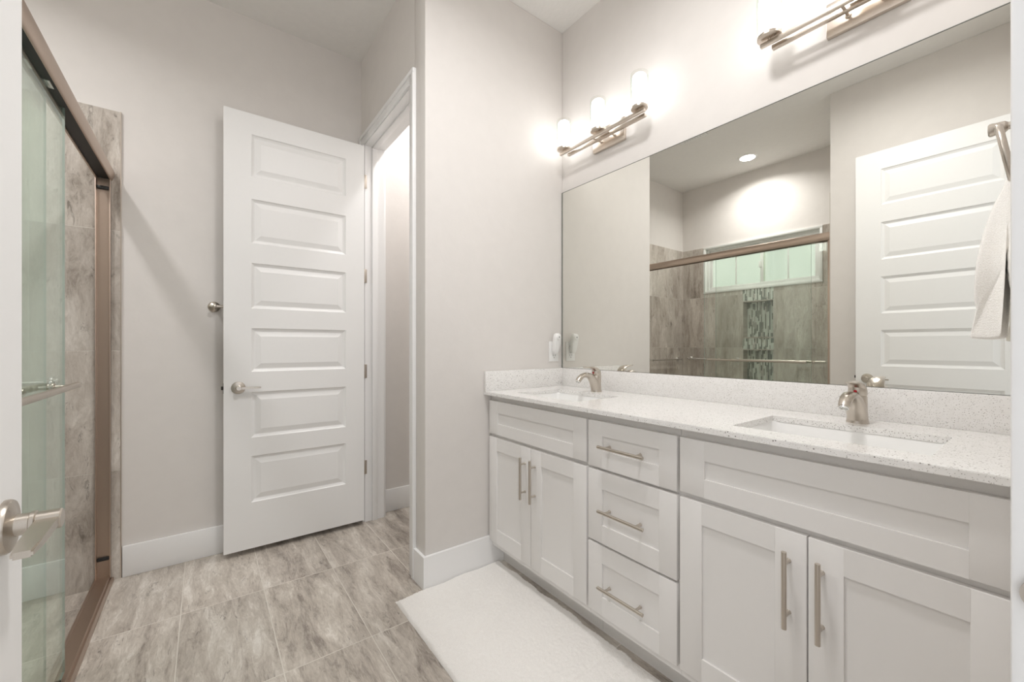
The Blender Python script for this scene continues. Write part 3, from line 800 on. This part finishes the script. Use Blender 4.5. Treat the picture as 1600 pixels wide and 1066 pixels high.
# faucets
def faucet(y, label):
    bx, bz = 1.607, CT
    e = empty('faucet', (bx, y, bz), label, 'faucet', 'single-handle faucets')
    def P(f, h, s=0.0): return (bx - f, y + s, bz + h)
    mb = MB((bx, y, bz))
    # body: flared foot, then a column that leans back a little
    def ring(f, h, rx, ry, tilt=0.0, n=24, front=1.0):
        r = []
        for k in range(n):
            a = 2 * pi * k / n
            u = rx * cos(a); v = ry * sin(a)
            if u > 0: u *= front
            r.append(P(f + u * cos(tilt), h + u * sin(tilt), v))
        return r
    mb.loft([ring(0, 0, 0.0285, 0.028), ring(0, 0.003, 0.028, 0.0275), ring(0.001, 0.014, 0.0262, 0.0258), ring(0.0, 0.035, 0.0245, 0.0240),
             ring(-0.001, 0.060, 0.0245, 0.0235), ring(-0.001, 0.080, 0.0243, 0.0233), ring(-0.001, 0.084, 0.0225, 0.0215)])
    # spout: rises out of the foot and arches forward
    path = [(0.001, 0.004), (0.009, 0.028), (0.021, 0.053), (0.038, 0.073), (0.060, 0.086), (0.084, 0.089), (0.107, 0.083), (0.125, 0.071), (0.133, 0.060)]
    rad = [0.0245, 0.0245, 0.0240, 0.0215, 0.0180, 0.0160, 0.0150, 0.0145, 0.0140]
    flat = [(1.0, 1.0), (1.0, 1.0), (1.0, 0.9), (1.02, 0.8), (1.05, 0.72), (1.1, 0.72), (1.1, 0.78), (1.05, 0.88), (1.0, 0.95)]
    mb.tube([P(f, h) for f, h in path], rad, 20, up=(0, 0, 1), flat=flat)
    b = mb.build('faucet_body', M['nickel'], e, sharp=60)
    d = Vector((-(0.133 - 0.125), 0, 0.060 - 0.071)).normalized()
    mb = MB(P(0.133, 0.060)); mb.lathe([(0.012, -0.001), (0.012, 0.006), (0.0095, 0.0065), (0.0085, 0.003)], P(0.1325, 0.0605), d, 20); mb.build('aerator', M['chrome'], b)
    # handle: dome on the column, paddle sweeping forward
    mb = MB(P(0, 0.085))
    mb.loft([ring(-0.001, 0.083, 0.0215, 0.0210), ring(-0.001, 0.086, 0.0245, 0.0235), ring(-0.001, 0.098, 0.0245, 0.0235, 0.1), ring(0.0, 0.110, 0.0225, 0.0215, 0.25), ring(0.004, 0.1195, 0.0175, 0.0175, 0.4), ring(0.010, 0.1250, 0.010, 0.011, 0.4), ring(0.013, 0.1265, 0.001, 0.001, 0.4)])
    hp = [(0.000, 0.103), (0.016, 0.117), (0.034, 0.1235), (0.053, 0.1255), (0.072, 0.1255), (0.088, 0.127), (0.092, 0.1275)]
    mb.tube([P(f, h) for f, h in hp], [0.0195, 0.0185, 0.016, 0.014, 0.0125, 0.010, 0.005], 18, up=(0, 0, 1), flat=[(1.15, 0.8), (1.15, 0.55), (1.12, 0.38), (1.08, 0.3), (1.05, 0.26), (1.0, 0.26), (1, 0.4)])
    mb.build('faucet_handle', M['nickel'], e, sharp=60)
    mb = MB(P(0.0235, 0.096)); mb.lathe([(0.0045, 0.0), (0.0042, 0.003), (0.002, 0.0042)], P(0.0228, 0.097), (-1, 0, 0.1), 16); mb.build('temperature_dot', M['red'], e, label='small red temperature mark')
    mb = MB(P(-0.029, 0.01)); mb.tube([P(-0.0255, 0.0), P(-0.0255, 0.026)], 0.0022, 10); mb.tube([P(-0.0255, 0.026), P(-0.0255, 0.032)], [0.004, 0.003], 12); mb.build('lift_rod', M['nickel'], e)
faucet(0.372, 'brushed nickel single-handle faucet behind the nearer sink')
faucet(1.424, 'brushed nickel single-handle faucet behind the far sink')

# ------------------------------------------------------------------ mirror
e = empty('wall_mirror', (XM, 0.9, 1.009), 'large frameless mirror above the backsplash', 'mirror')
MZ0, MZ1, MY0, MY1 = 1.0095, 2.051, YW + 0.004, YC - 0.003
mb = MB((XM, 0.9, 1.5))
mb.box((XM - 0.006, MY0, MZ0), (XM - 0.0005, MY1, MZ1))
g = mb.build('mirror_glass', [M['mirror'], M['mirror_edge']], e)
for p in g.data.polygons:
    if p.normal.x > -0.5: p.material_index = 1

mb = MB((XM, MY1, 1.5)); mb.box((XM - 0.0075, MY1 - 0.004, MZ0), (XM - 0.0005, MY1 + 0.002, MZ1)); mb.box((XM - 0.0075, MY0, MZ1 - 0.0005), (XM - 0.0005, MY1 + 0.002, MZ1 + 0.0015)); mb.build('edge_channel', M['mirror_edge'], e)
# ------------------------------------------------------------------ vanity lights
def vanity_light(yc, label):
    zb = 2.228
    e = empty('vanity_light', (XM, yc, 2.24), label, 'wall light', 'three-shade vanity lights')
    mb = MB((XM, yc, 2.245)); mb.box((XM - 0.018, yc - 0.105, 2.188), (XM - 0.0005, yc + 0.105, 2.303), 0.0025); mb.build('backplate', M['satin'], e)
    mb = MB((1.62, yc, zb)); mb.box((1.613, yc - 0.280, zb - 0.007), (1.627, yc + 0.280, zb + 0.007), 0.001); mb.build('bar', M['satin'], e, label='outer square bar')
    mb = MB((1.66, yc, zb)); mb.box((1.651, yc - 0.256, zb - 0.007), (1.669, yc + 0.256, zb + 0.007), 0.001); mb.build('bar', M['satin'], e, label='inner square bar')
    for s in (-0.045, 0.045):
        mb = MB((1.66, yc + s, zb)); mb.tube([(XM - 0.017, yc + s, zb + 0.002), (1.620, yc + s, zb + 0.002)], 0.0045, 12); mb.lathe([(0.009, 0), (0.009, 0.004), (0.005, 0.006)], (XM - 0.018, yc + s, zb + 0.002), (-1, 0, 0), 14); mb.build('stem', M['satin'], e)
    for s in (-0.2515, 0.0, 0.2515):
        c = (1.62, yc + s, zb + 0.007)
        mb = MB(c); mb.lathe([(0.006, 0.0), (0.006, 0.006), (0.034, 0.007), (0.0385, 0.009), (0.0385, 0.018), (0.036, 0.020), (0.010, 0.021)], c, (0, 0, 1), 28)
        cup = mb.build('shade_holder', M['satin'], e)
        zc = c[2] + 0.0215
        mb = MB(c); mb.lathe([(0.028, 0.0), (0.0325, 0.003), (0.0335, 0.02), (0.0335, 0.125), (0.031, 0.138), (0.024, 0.146), (0.005, 0.148)], (c[0], c[1], zc), (0, 0, 1), 28)
        sh = mb.build('lamp_shade', M['shade'], e, label='glowing frosted inner glass')
        mb = MB(c)
        rr = [(0.0395, -0.004), (0.0405, 0.0), (0.0405, 0.150), (0.0395, 0.1515), (0.0385, 0.150), (0.0385, 0.0)]
        mb.lathe(rr, (c[0], c[1], zc), (0, 0, 1), 32, cap=False)
        mb.build('outer_glass', M['clear'], sh)
vanity_light(0.372, 'three-shade nickel vanity light cut by the top edge of the photo')
vanity_light(1.424, 'three-shade nickel vanity light near the far corner above the mirror')

# ------------------------------------------------------------------ ceiling fittings
def downlight(x, y, watts, r, spread, label):
    e = empty('ceiling_light', (x, y, H), label, 'ceiling light')
    mb = MB((x, y, H)); mb.lathe([(r + 0.022, 0.0), (r + 0.022, -0.003), (r + 0.010, -0.007), (r, -0.006), (r - 0.001, -0.001)], (x, y, H), (0, 0, 1), 36, cap=False); mb.build('trim_ring', M['plast'], e)
    mb = MB((x, y, H)); mb.lathe([(r, -0.001), (r, -0.0035), (0.001, -0.0045)], (x, y, H), (0, 0, 1), 36); mb.build('lens', M['lens'], e)
    ld = bpy.data.lights.new('lamp', 'AREA'); ld.shape = 'DISK'; ld.size = 2 * r; ld.energy = watts; ld.color = (1.0, 0.98, 0.97); ld.spread = radians(spread)
    lo = bpy.data.objects.new('lamp', ld); C.objects.link(lo); lo.parent = e; lo.location = (0, 0, -0.008)
downlight(-0.90, 1.858, SHOWER_W, 0.066, 148, 'glowing round recessed light in the ceiling above the shower')
downlight(0.66, 0.70, ROOM_FILL_W, 0.140, 166, 'added round fill light in the ceiling above the bath mat, out of view')  # added lamp out of view, lifts the brightness of the whole room
downlight(1.30, 2.30, TOILET_W, 0.060, 160, 'glowing round recessed light inside the toilet room')
e = empty('ceiling_vent', (0.01, 1.98, H), 'white square ceiling vent seen at the upper edge of the mirror', 'vent')
mb = MB((0.03, 1.98, H)); frame = (-0.140, 0.130, 1.86, 2.10)
mb.box((frame[0], frame[2], H - 0.008), (frame[1], frame[2] + 0.022, H), 0.002); mb.box((frame[0], frame[3] - 0.022, H - 0.008), (frame[1], frame[3], H), 0.002)
mb.box((frame[0], frame[2] + 0.022, H - 0.008), (frame[0] + 0.022, frame[3] - 0.022, H), 0.002); mb.box((frame[1] - 0.022, frame[2] + 0.022, H - 0.008), (frame[1], frame[3] - 0.022, H), 0.002)
mb.build('frame', M['plast'], e)
mb = MB((0.03, 1.98, H))
for k in range(8):
    y = frame[2] + 0.035 + k * 0.0243
    mb.loft([[(frame[0] + 0.02, y, H - 0.001), (frame[0] + 0.02, y + 0.012, H - 0.007), (frame[0] + 0.02, y + 0.0135, H - 0.006), (frame[0] + 0.02, y + 0.0015, H)],
             [(frame[1] - 0.02, y, H - 0.001), (frame[1] - 0.02, y + 0.012, H - 0.007), (frame[1] - 0.02, y + 0.0135, H - 0.006), (frame[1] - 0.02, y + 0.0015, H)]], smooth=False)
mb.build('louvre_slats', M['plast'], e)

# ------------------------------------------------------------------ outlet and plug-in
e = empty('wall_outlet', (1.640, YC, 1.106), 'white double socket plate on the end wall beside the mirror', 'outlet')
mb = MB((1.64, YC, 1.106)); mb.box((1.603, YC - 0.006, 1.048), (1.677, YC - 0.0003, 1.165), 0.002); mb.build('cover_plate', M['plast'], e)
for z in (1.080, 1.133):
    mb = MB((1.64, YC, z)); mb.box((1.623, YC - 0.0075, z - 0.017), (1.657, YC - 0.006, z + 0.017), 0.001); soc = mb.build('socket', M['plast'], e)
    mb = MB((1.64, YC, z)); mb.box((1.631, YC - 0.0079, z - 0.002), (1.633, YC - 0.0075, z + 0.008)); mb.box((1.647, YC - 0.0079, z - 0.002), (1.649, YC - 0.0075, z + 0.008)); mb.lathe([(0.0025, 0), (0.0025, 0.0004)], (1.640, YC - 0.0075, z - 0.010), (0, -1, 0), 12); mb.build('socket_slots', M['slot'], soc)
e = empty('plug_in_freshener', (1.640, YC - 0.008, 1.15), 'white rounded plug-in air freshener in the upper socket beside the mirror', 'air freshener')
mb = MB((1.64, YC - 0.008, 1.13))
rings = []
for k, (h, hw, th, o) in enumerate([(1.094, 0.010, 0.012, 0.010), (1.098, 0.017, 0.018, 0.012), (1.115, 0.021, 0.024, 0.016), (1.145, 0.023, 0.026, 0.022), (1.175, 0.024, 0.028, 0.027), (1.192, 0.0235, 0.028, 0.029), (1.205, 0.019, 0.026, 0.029), (1.212, 0.010, 0.020, 0.028)]):
    yc_ = YC - 0.0085 - o
    rings.append([(1.637 + hw * max(-1, min(1, 1.25 * cos(2*pi*q/20))), yc_ + th * 0.5 * max(-1, min(1, 1.2 * sin(2*pi*q/20))), h) for q in range(20)])
mb.loft(rings)
bd = mb.build('freshener_body', M['plast'], e, sharp=60)
mb = MB((1.64, YC - 0.03, 1.12)); mb.box((1.626, YC - 0.022, 1.118), (1.650, YC - 0.0082, 1.146), 0.003); mb.build('plug_block', M['plast'], bd)
mb = MB((1.637, YC - 0.052, 1.193)); mb.lathe([(0.017, 0.0), (0.017, 0.003), (0.014, 0.005), (0.006, 0.0055)], (1.637, YC - 0.0505, 1.190), (0, -1, 0.0), 24); dl = mb.build('dial', M['plast'], bd)
mb = MB((1.637, YC - 0.056, 1.193)); mb.lathe([(0.004, 0.0), (0.004, 0.0006)], (1.637, YC - 0.0559, 1.190), (0, -1, 0), 14); mb.build('vent_dot', M['slot'], dl)

# ------------------------------------------------------------------ towel ring and towel
TRX, TRZ = 1.25, 1.569
RY = YW + 0.060
e = empty('towel_ring', (TRX, YW, TRZ), 'brushed nickel towel ring on the entry wall at the right edge', 'towel ring')
mb = MB((TRX, YW, TRZ)); mb.lathe([(0.026, 0.0003), (0.026, 0.004), (0.023, 0.008), (0.012, 0.012), (0.0075, 0.017), (0.007, 0.048), (0.011, 0.052), (0.0115, 0.064), (0.0125, 0.068), (0.0125, 0.072), (0.010, 0.074)], (TRX, YW, TRZ), (0, 1, 0), 28)
mb.build('mount_post', M['nickel'], e)
RR = 0.0655
mb = MB((TRX, RY, TRZ - RR))
tl = -0.16
rg = []
N = 56
for k in range(N):
    a = 2 * pi * k / N
    cx_, cz_ = RR * sin(a), RR * cos(a)
    c = Vector((TRX + cx_, RY + (cz_ - RR) * -tl * 1.0, TRZ - RR + cz_))
    n_ = Vector((sin(a), 0, cos(a)))
    rg.append([c + n_ * (0.0058 * cos(2*pi*q/12)) + Vector((0, 1, 0)) * (0.0058 * sin(2*pi*q/12)) for q in range(12)])
rs = [mb.ring(r) for r in rg]
for i in range(N): mb.bridge(rs[i], rs[(i+1) % N])
mb.build('ring', M['nickel'], e, sharp=70)

# towel: one cloth folded over the ring, front flap thicker
tw_c = (TRX, RY - 0.010, TRZ - 2 * RR)
zt = TRZ - 2 * RR
mb = MB(tw_c)
# side outline in (y, z), closed, going up the back, over the top and down the front
yb_, = (YW,)
def outline(t):
    """t in -1..1 across the cloth"""
    wv = lambda z, p: 0.004 * sin(9 * t + p) * min(1, (zt - z) / 0.1 + 0.2)
    pts = []
    yr = RY - 0.0205
    # outer back (facing the wall), bottom to top
    for z, y in ((1.163, 0.027), (1.168, 0.025), (1.22, 0.024), (1.30, 0.026), (1.37, 0.032), (1.42, 0.042), (zt + 0.022, yr - 0.016)):
        pts.append((y + 0.4 * wv(z, 1.0), z))
    for z, y in ((zt + 0.034, yr - 0.010), (zt + 0.040, yr + 0.002), (zt + 0.034, yr + 0.010), (zt + 0.012, yr + 0.013)):
        pts.append((y, z))
    for z, y in ((1.42, 0.075), (1.38, 0.083), (1.34, 0.089), (1.30, 0.094), (1.25, 0.0955), (1.222, 0.095), (1.214, 0.092), (1.206, 0.094), (1.165, 0.100), (1.157, 0.1005)):
        pts.append((y + wv(z, 0.0), z))
    # bottom of the front flap and inner side
    for z, y in ((1.155, 0.098), (1.154, 0.080), (1.156, 0.066)):
        pts.append((y + wv(z, 0.3), z))
    for z, y in ((1.165, 0.065), (1.24, 0.061), (1.34, 0.060), (1.40, 0.0585), (zt - 0.007, yr + 0.0055), (zt - 0.0065, yr - 0.0035), (1.40, 0.052), (1.30, 0.047), (1.22, 0.044), (1.166, 0.044), (1.163, 0.043)):
        pts.append((y + 0.6 * wv(z, 0.6), z))
    return pts
rings = []
NT = 22
TS = [-1, -0.985] + [-0.95 + 1.9 * q / 20 for q in range(21)] + [0.985, 1]
for t in TS:
    ol = outline(t)
    r = []
    sh = 1 - 0.85 * max(0, abs(t) - 0.86) / 0.14
    ymean = {}
    for y, z in ol:
        k = max(0.0, min(1.0, (zt + 0.04 - z) / 0.24)); k = k * k * (3 - 2 * k)
        half = 0.042 + (0.108 - 0.042) * k
        r.append((TRX + t * half + 0.002 * sin(40 * z + 3 * t), y, z - 0.03 * (1 - k) * (t * t) * 0.6))
    rings.append(r)
mb.loft(rings)
tw = mb.build('hand_towel', M['towel'], sharp=70)
tw.modifiers.new('subdivision', 'SUBSURF').levels = 1
tw.modifiers['subdivision'].render_levels = 2
tag(tw, 'white terry hand towel folded through the towel ring', 'towel')

# ------------------------------------------------------------------ bath mat
e = None
bmx = bmesh.new()
RX0, RX1, RY0, RY1 = 0.676, 1.238, 0.70, 1.768
nx, ny = 112, 212
grid = []
rnd = random.Random(3)
for j in range(ny + 1):
    row = []
    for i in range(nx + 1):
        u, v = i / nx, j / ny
        x = RX0 + (RX1 - RX0) * u; y = RY0 + (RY1 - RY0) * v
        # wavy hem
        x += (0.004 * sin(y * 21) + 0.003 * sin(y * 47 + 1)) * (u - 0.5) * 2 * (1.0 if u > 0.5 else 0.25)
        if u > 0.5: x += -0.02 * max(0, (1.0 - v) - 0.45) * (u - 0.5) * 2
        y += (0.003 * sin(x * 33)) * (v - 0.5) * 2
        if v > 0.9: y -= 0.012 * (v - 0.9) / 0.1 * (1 - u) ** 3
        ed = min(u * (RX1 - RX0), (1 - u) * (RX1 - RX0), v * (RY1 - RY0), (1 - v) * (RY1 - RY0))
        z = 0.014 * min(1, (ed / 0.008)) ** 0.5 + 0.001
        for bz in (0.985, 0.915):
            dd = abs(y + 0.22 * (x - 0.95) * 0.0 - bz)
            if dd < 0.010: z -= 0.005 * (1 - dd / 0.010)
        if ed > 0.004: z += rnd.uniform(-0.0016, 0.0016) + 0.0012 * sin(x * 23 + 2 * sin(y * 9)) * sin(y * 17)
        row.append(bmx.verts.new((x - 0.957, y - 1.234, z)))
    grid.append(row)
for j in range(ny):
    for i in range(nx):
        bmx.faces.new((grid[j][i], grid[j][i+1], grid[j+1][i+1], grid[j+1][i]))
bot = bmx.faces.new([bmx.verts.new((x - 0.957, y - 1.234, 0.0008)) for x, y in ((RX0, RY1), (RX1, RY1), (RX1, RY0), (RX0, RY0))])
me = bpy.data.meshes.new('bath_mat'); bmx.to_mesh(me); bmx.free()
for p in me.polygons: p.use_smooth = True
me.materials.append(M['rug'])
o = bpy.data.objects.new('bath_mat', me); C.objects.link(o); o.location = (0.957, 1.234, 0.0)
tag(o, 'white cotton bath mat on the tile floor in front of the vanity', 'bath mat')
